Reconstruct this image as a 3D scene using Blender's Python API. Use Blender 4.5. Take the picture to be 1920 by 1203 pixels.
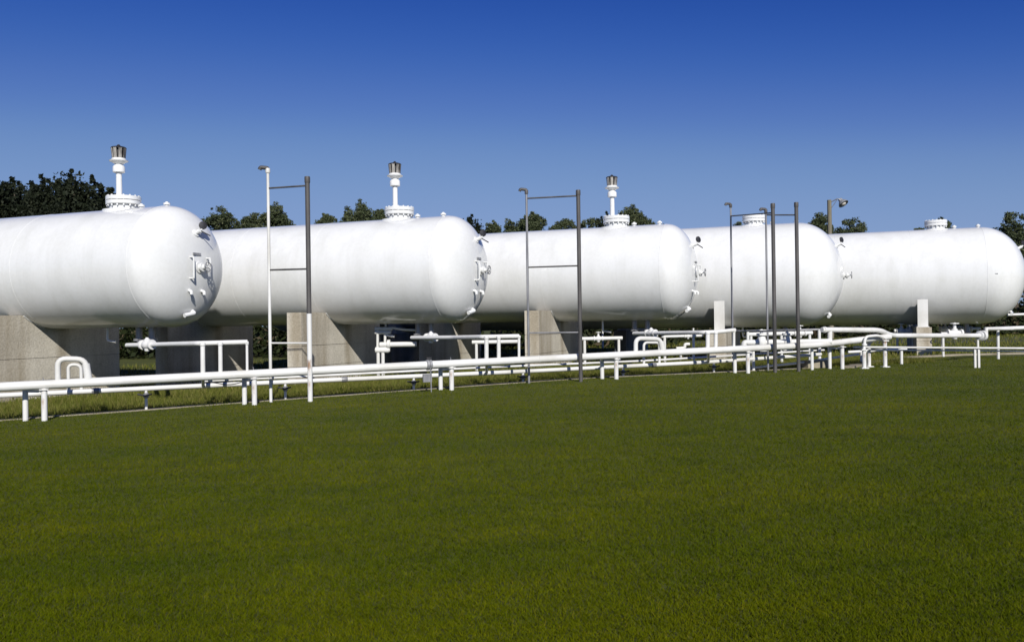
import bpy, math, random
import numpy as np
from mathutils import Vector, Matrix

random.seed(7)
RNG = np.random.default_rng(11)
SC = bpy.context.scene
for _o in list(bpy.data.objects):
    bpy.data.objects.remove(_o)
COL = SC.collection

# ------------------------------------------------------------------ camera
EYE = 1.5
ROLL, PITCH = 0.014, 2.5 / 1600
FPX = 1600.0                                    # focal length in photo pixels (photo 1920 wide)
cam_d = bpy.data.cameras.new('camera')
cam_d.sensor_width = 36.0
cam_d.lens = 36.0 * FPX / 1920
cam_d.clip_start, cam_d.clip_end = 0.1, 3000
cam = bpy.data.objects.new('camera', cam_d)
COL.objects.link(cam)
cam.matrix_world = Matrix.Translation((0, 0, EYE)) @ Matrix.Rotation(math.pi / 2 + PITCH, 4, 'X') @ Matrix.Rotation(-ROLL, 4, 'Z')
SC.camera = cam

# ------------------------------------------------------------------ sun and sky
SUN = Vector((0.186, -0.825, 0.533)).normalized()   # direction towards the sun
world = bpy.data.worlds.new('World')
SC.world = world
world.use_nodes = True
wt = world.node_tree
bg = wt.nodes['Background']
sky = wt.nodes.new('ShaderNodeTexSky')
sky.sky_type = 'NISHITA'
sky.sun_disc = False
sky.sun_elevation = math.asin(SUN.z)
sky.sun_rotation = math.atan2(SUN.x, SUN.y)
sky.altitude, sky.air_density, sky.dust_density, sky.ozone_density = 2000, 1.0, 0.1, 4.0
dn = wt.nodes.new('ShaderNodeVectorMath'); dn.operation = 'SCALE'; dn.inputs['Scale'].default_value = 0.1
cv = wt.nodes.new('ShaderNodeRGBCurve')            # camera-like contrast of the whole sky
def set_curve(c, pts):
    while len(c.points) > 2:
        c.points.remove(c.points[1])
    c.points[0].location = pts[0]; c.points[1].location = pts[-1]
    for p in pts[1:-1]:
        c.points.new(*p)
m = cv.mapping
set_curve(m.curves[0], [(0, 0), (0.09, 0.010), (0.126, 0.029), (0.175, 0.086), (0.24, 0.165), (0.37, 0.225), (1, 0.29)])
set_curve(m.curves[1], [(0, 0), (0.17, 0.045), (0.226, 0.089), (0.32, 0.180), (0.42, 0.278), (0.61, 0.34), (1, 0.40)])
set_curve(m.curves[2], [(0, 0), (0.30, 0.19), (0.437, 0.378), (0.58, 0.485), (0.72, 0.545), (0.9, 0.59), (1, 0.61)])
m.extend = 'HORIZONTAL'
m.update()
up = wt.nodes.new('ShaderNodeVectorMath'); up.operation = 'SCALE'; up.inputs['Scale'].default_value = 10.0
wt.links.new(sky.outputs[0], dn.inputs[0]); wt.links.new(dn.outputs[0], cv.inputs['Color'])
wt.links.new(cv.outputs[0], up.inputs[0]); wt.links.new(up.outputs[0], bg.inputs['Color'])
bg.inputs['Strength'].default_value = 0.1

sun_d = bpy.data.lights.new('sun', 'SUN')
sun_d.energy = 4.6
sun_d.angle = math.radians(0.53)
sun_d.color = (1.0, 0.965, 0.90)
sun = bpy.data.objects.new('sun', sun_d)
COL.objects.link(sun)
sun.rotation_euler = SUN.to_track_quat('Z', 'Y').to_euler()
sun.location = (0, -20, 30)

SC.view_settings.view_transform = 'Standard'
SC.view_settings.look = 'None'
SC.view_settings.exposure = 0.0
SC.view_settings.gamma = 1.0
SC.view_settings.use_curve_mapping = False
SC.render.engine = 'CYCLES'
SC.cycles.max_bounces = 6
SC.cycles.diffuse_bounces = 1

# ------------------------------------------------------------------ materials
def _nodes(name):
    mt = bpy.data.materials.new(name); mt.use_nodes = True
    nt = mt.node_tree
    return mt, nt, nt.nodes['Principled BSDF']

def noise_mix(nt, c1, c2, scale, detail=4, lo=0.35, hi=0.65, stretch=(1, 1, 1), space='Object', rough=0.55):
    tc = nt.nodes.new('ShaderNodeTexCoord')
    mp = nt.nodes.new('ShaderNodeMapping'); mp.inputs['Scale'].default_value = stretch
    nz = nt.nodes.new('ShaderNodeTexNoise'); nz.inputs['Scale'].default_value = scale; nz.inputs['Detail'].default_value = detail
    nz.inputs['Roughness'].default_value = rough
    rp = nt.nodes.new('ShaderNodeValToRGB')
    rp.color_ramp.elements[0].position = lo; rp.color_ramp.elements[1].position = hi
    rp.color_ramp.elements[0].color = (*c1, 1); rp.color_ramp.elements[1].color = (*c2, 1)
    nt.links.new(tc.outputs[space], mp.inputs['Vector']); nt.links.new(mp.outputs[0], nz.inputs['Vector'])
    nt.links.new(nz.outputs['Fac'], rp.inputs['Fac'])
    return rp.outputs['Color'], nz.outputs['Fac']

def mult(nt, a, b, fac=1.0):
    mx = nt.nodes.new('ShaderNodeMix'); mx.data_type = 'RGBA'; mx.blend_type = 'MULTIPLY'
    mx.inputs['Factor'].default_value = fac
    nt.links.new(a, mx.inputs[6]); nt.links.new(b, mx.inputs[7])
    return mx.outputs[2]

def bump(nt, bs, h, strength, dist):
    b = nt.nodes.new('ShaderNodeBump'); b.inputs['Strength'].default_value = strength; b.inputs['Distance'].default_value = dist
    nt.links.new(h, b.inputs['Height']); nt.links.new(b.outputs[0], bs.inputs['Normal'])

def mat_white(name, base=(0.81, 0.815, 0.805), dirt=(0.73, 0.735, 0.71), rough=0.14, streak=0.34):
    mt, nt, bs = _nodes(name)
    a, f = noise_mix(nt, dirt, base, 0.9, 6, 0.22, 0.55)
    s, f2 = noise_mix(nt, (0.80, 0.795, 0.77), (1, 1, 1), 2.6, 5, 0.30, 0.52, (1.0, 1.0, 0.10))
    fine, f3 = noise_mix(nt, (0.95, 0.95, 0.945), (1, 1, 1), 14, 4, 0.3, 0.6)
    c = mult(nt, a, s, streak); c = mult(nt, c, fine, 0.8)
    nt.links.new(c, bs.inputs['Base Color'])
    bs.inputs['Roughness'].default_value = rough
    bs.inputs['Specular IOR Level'].default_value = 0.45
    bump(nt, bs, f, 0.05, 0.03)
    return mt

def mat_two(name, c1, c2, scale, rough=0.7, metal=0.0, lo=0.35, hi=0.65, stretch=(1, 1, 1), bmp=0.3, bd=0.02, detail=6):
    mt, nt, bs = _nodes(name)
    a, f = noise_mix(nt, c1, c2, scale, detail, lo, hi, stretch)
    nt.links.new(a, bs.inputs['Base Color'])
    bs.inputs['Roughness'].default_value = rough; bs.inputs['Metallic'].default_value = metal
    if bmp: bump(nt, bs, f, bmp, bd)
    return mt

M = {}
M['tank'] = mat_white('tank_white_paint')
M['pipe'] = mat_white('pipe_white_paint', (0.78, 0.775, 0.75), (0.58, 0.56, 0.50), 0.42, 0.4)
M['steel'] = mat_two('weathered_dark_steel', (0.045, 0.043, 0.042), (0.12, 0.112, 0.108), 5, 0.6, 0.1, 0.3, 0.7, (1, 1, 0.25), 0.25, 0.01)
M['galv'] = mat_two('grey_galvanised_steel', (0.20, 0.20, 0.21), (0.36, 0.36, 0.37), 6, 0.5, 0.4, 0.3, 0.7, (1, 1, 0.3), 0.2, 0.01)
M['vent'] = mat_two('sooty_vent_metal', (0.10, 0.09, 0.08), (0.50, 0.47, 0.42), 7, 0.5, 0.3, 0.35, 0.6, (1, 1, 0.4), 0.2, 0.01)
M['dark'] = mat_two('dark_iron', (0.012, 0.012, 0.014), (0.05, 0.05, 0.055), 9, 0.6, 0.2, bmp=0)
M['wheel'] = mat_two('grey_handwheel_paint', (0.22, 0.225, 0.23), (0.40, 0.40, 0.41), 8, 0.5, 0.2, bmp=0)
M['wood'] = mat_two('weathered_wood_pole', (0.12, 0.105, 0.07), (0.25, 0.225, 0.16), 3, 0.85, 0, 0.3, 0.7, (6, 6, 0.4), 0.5, 0.03)
M['bark'] = mat_two('tree_bark', (0.045, 0.035, 0.025), (0.12, 0.095, 0.07), 4, 0.9, 0, 0.3, 0.7, (4, 4, 0.7), 0.6, 0.03)
M['asphalt'] = mat_two('asphalt', (0.045, 0.045, 0.047), (0.075, 0.075, 0.076), 3, 0.9, 0, bmp=0.3)
M['rust'] = mat_two('rusty_painted_steel', (0.30, 0.17, 0.09), (0.74, 0.735, 0.71), 4.5, 0.5, 0, 0.33, 0.46, (1, 1, 0.45), 0.2, 0.01)

def mat_concrete(name, c=(0.62, 0.575, 0.485)):
    mt, nt, bs = _nodes(name)
    a, f = noise_mix(nt, tuple(x * 0.84 for x in c), c, 1.6, 7, 0.3, 0.6, rough=0.62)
    s, f2 = noise_mix(nt, (0.55, 0.50, 0.42), (1, 1, 1), 1.3, 5, 0.34, 0.52, (1, 1, 0.12))
    fi, f3 = noise_mix(nt, (0.78, 0.77, 0.75), (1.05, 1.05, 1.05), 22, 5, 0.3, 0.6)
    k = mult(nt, mult(nt, a, s, 0.8), fi, 0.8)
    nt.links.new(k, bs.inputs['Base Color']); bs.inputs['Roughness'].default_value = 0.9
    bump(nt, bs, f3, 0.4, 0.02)
    return mt
M['concrete'] = mat_concrete('concrete')
M['kerb'] = mat_concrete('kerb_concrete', (0.34, 0.30, 0.22))

def mat_tint(name, stops, rough=0.6, trans=0.0, patch=None, spec=0.2):
    """leaf or blade colour, a ramp over the per-blade attribute 'tint', with broad natural patches"""
    mt, nt, bs = _nodes(name)
    at = nt.nodes.new('ShaderNodeAttribute'); at.attribute_name = 'tint'
    rp = nt.nodes.new('ShaderNodeValToRGB')
    el = rp.color_ramp.elements
    el[0].position, el[0].color = stops[0][0], (*stops[0][1], 1)
    el[1].position, el[1].color = stops[-1][0], (*stops[-1][1], 1)
    for p, c in stops[1:-1]:
        e = el.new(p); e.color = (*c, 1)
    nt.links.new(at.outputs['Fac'], rp.inputs['Fac'])
    out = rp.outputs['Color']
    if patch:
        for c1, c2, sc_, st in patch:
            a, f = noise_mix(nt, c1, c2, sc_, 4, 0.3, 0.68, st)
            out = mult(nt, out, a, 1.0)
    nt.links.new(out, bs.inputs['Base Color'])
    bs.inputs['Roughness'].default_value = rough
    bs.inputs['Specular IOR Level'].default_value = spec
    if trans:
        tr = nt.nodes.new('ShaderNodeBsdfTranslucent'); nt.links.new(out, tr.inputs['Color'])
        mx = nt.nodes.new('ShaderNodeMixShader'); mx.inputs[0].default_value = trans
        o = [n for n in nt.nodes if n.type == 'OUTPUT_MATERIAL'][0]
        nt.links.new(bs.outputs[0], mx.inputs[1]); nt.links.new(tr.outputs[0], mx.inputs[2])
        nt.links.new(mx.outputs[0], o.inputs['Surface'])
    return mt
PATCH = [((0.64, 0.77, 0.95), (1.14, 1.07, 0.85), 0.30, (0.6, 1.5, 1)), ((0.74, 0.80, 0.9), (1.14, 1.09, 1.0), 1.7, (0.8, 1.7, 1)), ((0.86, 0.88, 0.9), (1.06, 1.05, 1.0), 7.0, (1, 1.6, 1))]
M['blade'] = mat_tint('lawn_grass', [(0, (0.090, 0.116, 0.002)), (0.5, (0.124, 0.147, 0.003)), (0.93, (0.152, 0.167, 0.005)), (1, (0.20, 0.175, 0.02))], 0.8, 0.25, PATCH, 0.03)
M['weed'] = mat_tint('rough_grass', [(0, (0.080, 0.105, 0.012)), (0.6, (0.155, 0.170, 0.022)), (1, (0.26, 0.22, 0.075))], 0.65, 0.25)
M['leaf'] = mat_tint('tree_leaves', [(0, (0.045, 0.062, 0.028)), (0.6, (0.086, 0.105, 0.050)), (1, (0.135, 0.145, 0.070))], 0.6, 0.2)
M['needle'] = mat_tint('dark_conifer_leaves', [(0, (0.009, 0.013, 0.006)), (0.7, (0.017, 0.023, 0.011)), (1, (0.034, 0.040, 0.019))], 0.7, 0.08)
M['bush'] = mat_tint('bush_leaves', [(0, (0.016, 0.024, 0.007)), (0.8, (0.032, 0.042, 0.013)), (1, (0.11, 0.08, 0.05))], 0.65, 0.15)

def mat_ground():
    mt, nt, bs = _nodes('turf_soil')
    a, f = noise_mix(nt, (0.050, 0.060, 0.003), (0.080, 0.092, 0.005), 0.5, 6, 0.3, 0.7, (0.8, 1.6, 1))
    b, f2 = noise_mix(nt, (0.66, 0.7, 0.7), (1.15, 1.12, 1.0), 9, 6, 0.3, 0.7)
    nt.links.new(mult(nt, a, b), bs.inputs['Base Color']); bs.inputs['Roughness'].default_value = 0.95
    bump(nt, bs, f2, 0.6, 0.04)
    return mt
M['ground'] = mat_ground()

def mat_lens():
    mt, nt, bs = _nodes('lamp_lens')
    bs.inputs['Base Color'].default_value = (0.55, 0.52, 0.46, 1); bs.inputs['Roughness'].default_value = 0.15
    return mt
M['lens'] = mat_lens()

# ------------------------------------------------------------------ geometry helpers
A = math.radians(20.6)                                     # tank axis, right end nearer
DX = Vector((math.cos(A), -math.sin(A), 0)); NX = Vector((math.sin(A), math.cos(A), 0)); UP = Vector((0, 0, 1))
def ground_z(x):
    t = (2.0 - x) / 14.0
    t = min(max(t, 0.0), 1.0)
    return 0.2 - 0.36 * (t * t * (3 - 2 * t) * 0.35 + t * 0.65)

def ray(u, v):
    du, dv = (u - 960) / FPX, (v - 601.5) / FPX
    return Vector((du * math.cos(ROLL) - dv * math.sin(ROLL), 1.0, -(du * math.sin(ROLL) + dv * math.cos(ROLL)) + PITCH))
def at(u, v, depth):                                        # a point of the place at this distance
    return Vector((0, 0, EYE)) + ray(u, v) * depth
def rk(u, v, off=0.0):                                      # a point of the pipe rack's upright plane
    r = ray(u, v)
    return Vector((0, 0, EYE)) + r * ((18.0 + off) / (1 - 0.43 * r.x))
def gp(u, v):                                               # a point on the ground
    r = ray(u, v); z = 0.2
    for _ in range(6):
        t = (z - EYE) / r.z
        z = ground_z(r.x * t)
    return Vector((r.x * t, t, z))

class MB:
    def __init__(s): s.v, s.f = [], []
    def tube(s, pts, r, seg=12, caps=True):
        pts = [Vector(p) for p in pts]; n = len(pts)
        rs = r if isinstance(r, (list, tuple)) else [r] * n
        t0 = (pts[1] - pts[0]).normalized()
        ref = Vector((0, 0, 1)) if abs(t0.z) < 0.9 else Vector((1, 0, 0))
        nrm = (ref - t0 * ref.dot(t0)).normalized()
        base = len(s.v)
        for i, p in enumerate(pts):
            t = ((pts[min(i + 1, n - 1)] - p).normalized() + (p - pts[max(i - 1, 0)]).normalized())
            t = t.normalized() if t.length > 1e-6 else t0
            nrm = (nrm - t * nrm.dot(t)).normalized(); bn = t.cross(nrm)
            k = 1.0
            if 0 < i < n - 1:
                c = (pts[i + 1] - p).normalized().dot((p - pts[i - 1]).normalized()); k = 1 / max(0.5, math.sqrt((1 + c) / 2))
            for j in range(seg):
                a = 2 * math.pi * j / seg
                s.v.append(p + (nrm * math.cos(a) + bn * math.sin(a)) * rs[i] * (k if k < 1.2 else 1.0))
        for i in range(n - 1):
            for j in range(seg):
                a, b = base + i * seg + j, base + i * seg + (j + 1) % seg
                s.f.append((a, b, b + seg, a + seg))
        if caps:
            s.f.append(tuple(base + j for j in reversed(range(seg))))
            s.f.append(tuple(base + (n - 1) * seg + j for j in range(seg)))
        return s
    def lathe(s, o, axis, prof, seg=24, caps=True):
        o = Vector(o); axis = Vector(axis).normalized()
        ref = Vector((0, 0, 1)) if abs(axis.z) < 0.9 else Vector((1, 0, 0))
        u = (ref - axis * ref.dot(axis)).normalized(); w = axis.cross(u)
        base = len(s.v)
        for (r, h) in prof:
            for j in range(seg):
                a = 2 * math.pi * j / seg
                s.v.append(o + axis * h + (u * math.cos(a) + w * math.sin(a)) * max(r, 1e-4))
        for i in range(len(prof) - 1):
            for j in range(seg):
                a, b = base + i * seg + j, base + i * seg + (j + 1) % seg
                s.f.append((a, b, b + seg, a + seg))
        if caps:
            s.f.append(tuple(base + j for j in reversed(range(seg))))
            s.f.append(tuple(base + (len(prof) - 1) * seg + j for j in range(seg)))
        return s
    def torus(s, o, axis, R, r, seg=24, sub=8):
        axis = Vector(axis).normalized(); ref = Vector((0, 0, 1)) if abs(axis.z) < 0.9 else Vector((1, 0, 0))
        u = (ref - axis * ref.dot(axis)).normalized(); w = axis.cross(u); base = len(s.v); o = Vector(o)
        for i in range(seg):
            a = 2 * math.pi * i / seg; e = u * math.cos(a) + w * math.sin(a)
            for j in range(sub):
                b = 2 * math.pi * j / sub
                s.v.append(o + e * (R + r * math.cos(b)) + axis * (r * math.sin(b)))
        for i in range(seg):
            for j in range(sub):
                i2, j2 = (i + 1) % seg, (j + 1) % sub
                s.f.append((base + i * sub + j, base + i2 * sub + j, base + i2 * sub + j2, base + i * sub + j2))
        return s
    def box(s, c, hx, hy, hz, bev=0.0):
        c, hx, hy, hz = Vector(c), Vector(hx), Vector(hy), Vector(hz); base = len(s.v)
        for a in (-1, 1):
            for b in (-1, 1):
                for d in (-1, 1):
                    s.v.append(c + hx * a + hy * b + hz * d)
        for q in ((0, 1, 3, 2), (4, 6, 7, 5), (0, 4, 5, 1), (2, 3, 7, 6), (0, 2, 6, 4), (1, 5, 7, 3)):
            s.f.append(tuple(base + i for i in q))
        return s
    def prism(s, poly, ext):
        base = len(s.v); n = len(poly); ext = Vector(ext)
        s.v += [Vector(p) for p in poly] + [Vector(p) + ext for p in poly]
        s.f.append(tuple(base + i for i in range(n))); s.f.append(tuple(base + n + i for i in reversed(range(n))))
        for i in range(n):
            j = (i + 1) % n
            s.f.append((base + i, base + n + i, base + n + j, base + j))
        return s
    def build(s, name, mat, parent=None, origin=None, angle=38):
        """one mesh object; coordinates are taken relative to origin (the thing's base)"""
        o = Vector(origin) if origin is not None else (Vector(ORIGIN[parent.name]) if parent is not None else Vector())
        me = bpy.data.meshes.new(name)
        me.from_pydata([tuple(v - o) for v in s.v], [], s.f)
        bm_fix(me)
        me.materials.append(mat)
        me.polygons.foreach_set('use_smooth', [True] * len(me.polygons))
        me.set_sharp_from_angle(angle=math.radians(angle))
        ob = bpy.data.objects.new(name, me); COL.objects.link(ob)
        if parent is not None:
            ob.parent = parent
        else:
            ob.location = o
        ORIGIN[ob.name] = tuple(o)
        return ob

ORIGIN = {}
import bmesh
def bm_fix(me):
    b = bmesh.new(); b.from_mesh(me); bmesh.ops.recalc_face_normals(b, faces=b.faces); b.to_mesh(me); b.free(); me.update()

def tag(o, label=None, cat=None, group=None, kind=None):
    if label: o['label'] = label
    if cat: o['category'] = cat
    if group: o['group'] = group
    if kind: o['kind'] = kind
    return o
def thing(name, label, cat, loc=(0, 0, 0), group=None, rz=0.0, local=False):
    e = bpy.data.objects.new(name, None); COL.objects.link(e)
    e.empty_display_size = 0.3; e.location = loc; e.rotation_euler = (0, 0, rz)
    ORIGIN[e.name] = (0, 0, 0) if local else tuple(loc)
    return tag(e, label, cat, group)
def copy_tree(o, parent=None):
    c = o.copy(); COL.objects.link(c)
    if parent: c.parent = parent
    ORIGIN[c.name] = ORIGIN.get(o.name, (0, 0, 0))
    for ch in [x for x in list(o.children)]:
        copy_tree(ch, c)
    return c
def bend(pts, r, n=5):
    """polyline with rounded corners"""
    pts = [Vector(p) for p in pts]; out = [pts[0]]
    for i in range(1, len(pts) - 1):
        a, b, c = pts[i - 1], pts[i], pts[i + 1]
        d1, d2 = (a - b), (c - b)
        k = min(r, d1.length * 0.45, d2.length * 0.45)
        p, q = b + d1.normalized() * k, b + d2.normalized() * k
        for j in range(n + 1):
            t = j / n
            out.append(p * (1 - t) ** 2 + b * 2 * t * (1 - t) + q * t * t)
    out.append(pts[-1])
    return out

# ------------------------------------------------------------------ ground
def build_ground():
    xs = np.unique(np.concatenate([np.linspace(-900, -30, 12), np.linspace(-30, 30, 61), np.linspace(30, 900, 12)]))
    ys = np.unique(np.concatenate([np.linspace(-60, 0, 5), np.linspace(0, 60, 31), np.linspace(60, 1800, 14)]))
    v = [(x, y, ground_z(x)) for y in ys for x in xs]; nx = len(xs)
    f = [(j * nx + i, j * nx + i + 1, (j + 1) * nx + i + 1, (j + 1) * nx + i) for j in range(len(ys) - 1) for i in range(nx - 1)]
    me = bpy.data.meshes.new('ground'); me.from_pydata(v, [], f); me.materials.append(M['ground'])
    me.polygons.foreach_set('use_smooth', [True] * len(me.polygons))
    o = bpy.data.objects.new('ground', me); COL.objects.link(o); tag(o, kind='structure')
build_ground()

def strip(name, pts, width, height, mat, z=None):
    mb = MB(); n = len(pts); L = []; R = []
    for i, p in enumerate(pts):
        t = (pts[min(i + 1, n - 1)] - pts[max(i - 1, 0)]); t.z = 0; t.normalize(); s = Vector((-t.y, t.x, 0)) * width / 2
        for side, lst in ((s, L), (-s, R)):
            q = p + side; q.z = (ground_z(q.x) if z is None else z); lst.append(q)
    base = 0
    for i in range(n):
        for q, dz in ((L[i], -0.15), (L[i], height), (R[i], height), (R[i], -0.15)):
            mb.v.append(q + Vector((0, 0, dz)))
    for i in range(n - 1):
        a = i * 4; b = a + 4
        for k in range(4):
            mb.f.append((a + k, a + (k + 1) % 4, b + (k + 1) % 4, b + k))
    mb.f.append((0, 1, 2, 3)); mb.f.append(tuple((n - 1) * 4 + k for k in (3, 2, 1, 0)))
    o = mb.build(name, mat); tag(o, kind='structure'); return o
KOFF = 0.88
def rack_xy(x, off): return Vector((x, 18 + off + 0.43 * x, 0))
kp = [rack_xy(x, KOFF) for x in np.linspace(-16, 7.6, 40)]
for k in kp: k.y += random.uniform(-0.03, 0.03)
strip('kerb', kp, 0.32, 0.015, M['kerb'])
k2 = [gp(1588, 690), gp(1640, 680), gp(1700, 671), gp(1800, 666), gp(1990, 662), gp(2200, 660)]
strip('kerb', k2, 0.3, 0.05, M['kerb'])
strip('road', [Vector((x, 46, 0)) for x in (10, 20, 40, 80, 140)], 9.0, 0.012, M['asphalt'])

# ------------------------------------------------------------------ grass
def blades(name, P, h, w, mat, lean=0.5, tint_pow=1.0):
    """P (n,3) roots; each blade is a leaning pointed sliver"""
    n = len(P)
    ang = RNG.uniform(0, 2 * np.pi, n); la = RNG.uniform(0, 2 * np.pi, n)
    hh = h * RNG.uniform(0.55, 1.25, n); ww = w * RNG.uniform(0.7, 1.3, n)
    s = np.stack([np.cos(ang), np.sin(ang), np.zeros(n)], 1) * ww[:, None] / 2
    l = np.stack([np.cos(la), np.sin(la), np.zeros(n)], 1) * (hh * RNG.uniform(0.1, lean, n))[:, None]
    z = np.zeros((n, 3)); z[:, 2] = hh
    V = np.empty((n, 3, 3)); V[:, 0] = P - s; V[:, 1] = P + s; V[:, 2] = P + l + z * 0.95
    me = bpy.data.meshes.new(name)
    me.vertices.add(n * 3); me.vertices.foreach_set('co', V.reshape(-1))
    me.loops.add(n * 3); me.loops.foreach_set('vertex_index', np.arange(n * 3))
    me.polygons.add(n); me.polygons.foreach_set('loop_start', np.arange(n) * 3)
    me.update(calc_edges=True); me.validate()
    at_ = me.attributes.new('tint', 'FLOAT', 'POINT')
    at_.data.foreach_set('value', np.repeat(RNG.uniform(0, 1, n) ** tint_pow, 3))
    me.materials.append(mat)
    o = bpy.data.objects.new(name, me); COL.objects.link(o); tag(o, kind='stuff')
    return o
GZ = np.vectorize(ground_z)
def lawn_points(n):
    y = 2.6 * np.exp(RNG.uniform(0, 1, n * 2) * np.log(30 / 2.6))       # density falls with distance
    x = RNG.uniform(-0.68, 0.68, n * 2) * (y + 1.0)
    k = (y < 18 + KOFF - 0.12 + 0.43 * x + 0.17 * np.sin(x * 3.1) * np.sin(x * 1.13 + 2) - 0.22 * RNG.uniform(0, 1, n * 2) ** 2 + 0.30 * (RNG.uniform(0, 1, n * 2) < 0.14 + 0.26 * np.sin(x * 5.3) * np.sin(x * 2.2 + 1))) | (x > 7.6)
    k &= ~((x > 7.6) & (y > 27))
    x, y = x[k][:n], y[k][:n]
    kz = (np.abs(y - (18 + KOFF + 0.43 * x)) < 0.2) & (x < 7.6)
    return np.stack([x, y, GZ(x) - 0.003 + 0.015 * kz], 1)
P = lawn_points(950000)
dist = P[:, 1]
o = blades('lawn_grass', P, 0.027, 0.0034 + 0.00034 * dist, M['blade'], 1.7, 1.15)
def strip_points(n, o1, o2, x1, x2):
    x = RNG.uniform(x1, x2, n); off = o1 + (o2 - o1) * RNG.uniform(0, 1, n) ** 1.3
    return np.stack([x, 18 + off + 0.43 * x, GZ(x) - 0.003], 1)
Q = strip_points(90000, KOFF + 0.14, KOFF + 5.0, -14, 12)
clump = np.sin(Q[:, 0] * 2.1) * np.sin(Q[:, 0] * 0.83 + 1) * 0.5 + np.sin(Q[:, 1] * 3.7 + Q[:, 0]) * 0.3
blades('rough_grass', Q, 0.13 + 0.07 * np.clip(clump, -0.6, 1), 0.010, M['weed'], 0.8)
Q2 = np.concatenate([strip_points(45000, 4, 26, -30, 34)])
blades('far_grass', Q2, 0.16, 0.03, M['weed'], 0.8)

# ------------------------------------------------------------------ storage tanks
def make_tank(label, R, L, stack, plate=False, steel_x=(), CAPX=0.30, hd=1.375):
    """local frame: x along the axis towards the near head, z=0 at the tank's underside"""
    root = thing('storage_tank', label, 'storage tank', group='white storage tanks in a staggered row', local=True)
    ax = Vector((1, 0, 0)); O = Vector((0, 0, R))
    sh = MB().lathe(O, ax, [(R, -L + (CAPX + L) * i / 10) for i in range(11)], 120, False).build('shell', M['tank'], root, angle=60)
    ws = MB()
    for x in np.arange(-L + 2.4, CAPX - 1.5, 2.44): ws.torus(O + ax * float(x), ax, R - 0.003, 0.006, 120, 6)
    ws.build('weld_seam', M['tank'], sh)
    pr = lambda sgn, x0: [(R * math.cos(t), x0 + sgn * hd * math.sin(t)) for t in [math.pi / 2 * i / 22 for i in range(23)]]
    h1 = MB().lathe(O, ax, pr(1, CAPX), 120, False).build('head', M['tank'], root, angle=60)
    MB().torus(O + ax * CAPX, ax, R - 0.002, 0.007, 120, 6).build('weld_seam', M['tank'], h1)
    MB().lathe(O, ax, pr(-1, -L), 96, False).build('head', M['tank'], root, angle=60)
    def hp(y, z):                               # point and normal on the near head, y and z in fractions of R
        q = math.sqrt(max(0.0, 1 - y * y - z * z)); p = O + Vector((CAPX + hd * q, y * R, z * R))
        n = Vector((q / hd, y / R, z / R)).normalized(); return p, n
    # manhole
    mx = -1.0 if R < 1.5 else -1.05
    mo = Vector((mx, 0, 2 * R)); rn = 0.31 if R < 1.5 else 0.29
    mh = MB().lathe(mo + UP * -0.14, UP, [(rn + 0.16, 0.0), (rn + 0.15, 0.125), (rn + 0.02, 0.15), (rn, 0.16), (rn, 0.27)], 40).build('manhole_neck', M['tank'], root)
    fl = MB(); z0 = 0.11
    fl.lathe(mo + UP * z0, UP, [(rn + 0.06, 0), (rn + 0.075, 0.01), (rn + 0.075, 0.085), (rn + 0.065, 0.09)], 40)
    fl.build('flange', M['tank'], mh)
    cv_ = MB().lathe(mo + UP * (z0 + 0.10), UP, [(rn + 0.065, 0), (rn + 0.075, 0.008), (rn + 0.075, 0.085), (rn + 0.06, 0.095), (0.2, 0.1)], 40)
    cv_.build('cover_plate', M['tank'], mh)
    bo = MB()
    for i in range(16):
        a = 2 * math.pi * i / 16; c = mo + Vector((math.cos(a), math.sin(a), 0)) * (rn + 0.04)
        bo.tube([c + UP * (z0 - 0.045), c + UP * (z0 + 0.215)], 0.02, 6)
    bo.build('bolt_ring', M['tank'], mh)
    if stack:
        so = mo + Vector((-0.11, -0.02, z0 + 0.19)); e = so.z - 2 * R
        st = MB().lathe(so, UP, [(0.10, 0), (0.10, 0.03), (0.068, 0.045), (0.064, 0.90 - e), (0.064, 1.10 - e)], 20).build('relief_valve_stem', M['tank'], root)
        MB().lathe(so, UP, [(0.11, 0.87 - e), (0.135, 0.885 - e), (0.135, 1.0 - e), (0.12, 1.03 - e), (0.09, 1.05 - e), (0.09, 1.09 - e)], 24).build('collar', M['tank'], st)
        MB().lathe(so, UP, [(0.10, 1.075 - e), (0.15, 1.11 - e), (0.205, 1.135 - e), (0.212, 1.15 - e), (0.17, 1.17 - e), (0.15, 1.205 - e)], 24).build('rain_tray', M['tank'], st)
        MB().lathe(so, UP, [(0.10, 1.20 - e), (0.10, 1.43 - e)], 16).build('vent_core', M['dark'], st)
        for i in range(8):
            a = 2 * math.pi * (i + 0.3) / 8; c, s = math.cos(a), math.sin(a)
            MB().box(so + Vector((c * 0.145, s * 0.145, 1.315 - e)), Vector((c, s, 0)) * 0.008, Vector((-s, c, 0)) * 0.036, Vector((c * 0.012, s * 0.012, 0.125))).build('vent_slat', M['vent'], st)
        MB().lathe(so, UP, [(0.165, 1.435 - e), (0.175, 1.45 - e), (0.15, 1.47 - e), (0.05, 1.495 - e), (0.02, 1.53 - e)], 20).build('vent_cap', M['dark'], st)
    # small nozzles and lugs along the top
    for x in (-0.47, 0.27):
        MB().lathe((x, 0.0, 2 * R - 0.03), UP, [(0.045, 0), (0.045, 0.07), (0.075, 0.072), (0.075, 0.11), (0.04, 0.115), (0.03, 0.14)], 14).build('top_nozzle', M['tank'], root)
    # gauge on the upper head
    p, n = hp(-0.02, 0.53)
    e1 = p + n * 0.16; e2 = e1 + Vector((0.02, 0.04, 0.06))
    g = MB().lathe(p - n * 0.03, n, [(0.09, 0), (0.09, 0.05), (0.05, 0.06), (0.05, 0.17)], 18)
    g.tube(bend([e1 - n * 0.04, e1, e2], 0.06), 0.022, 8)
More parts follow.
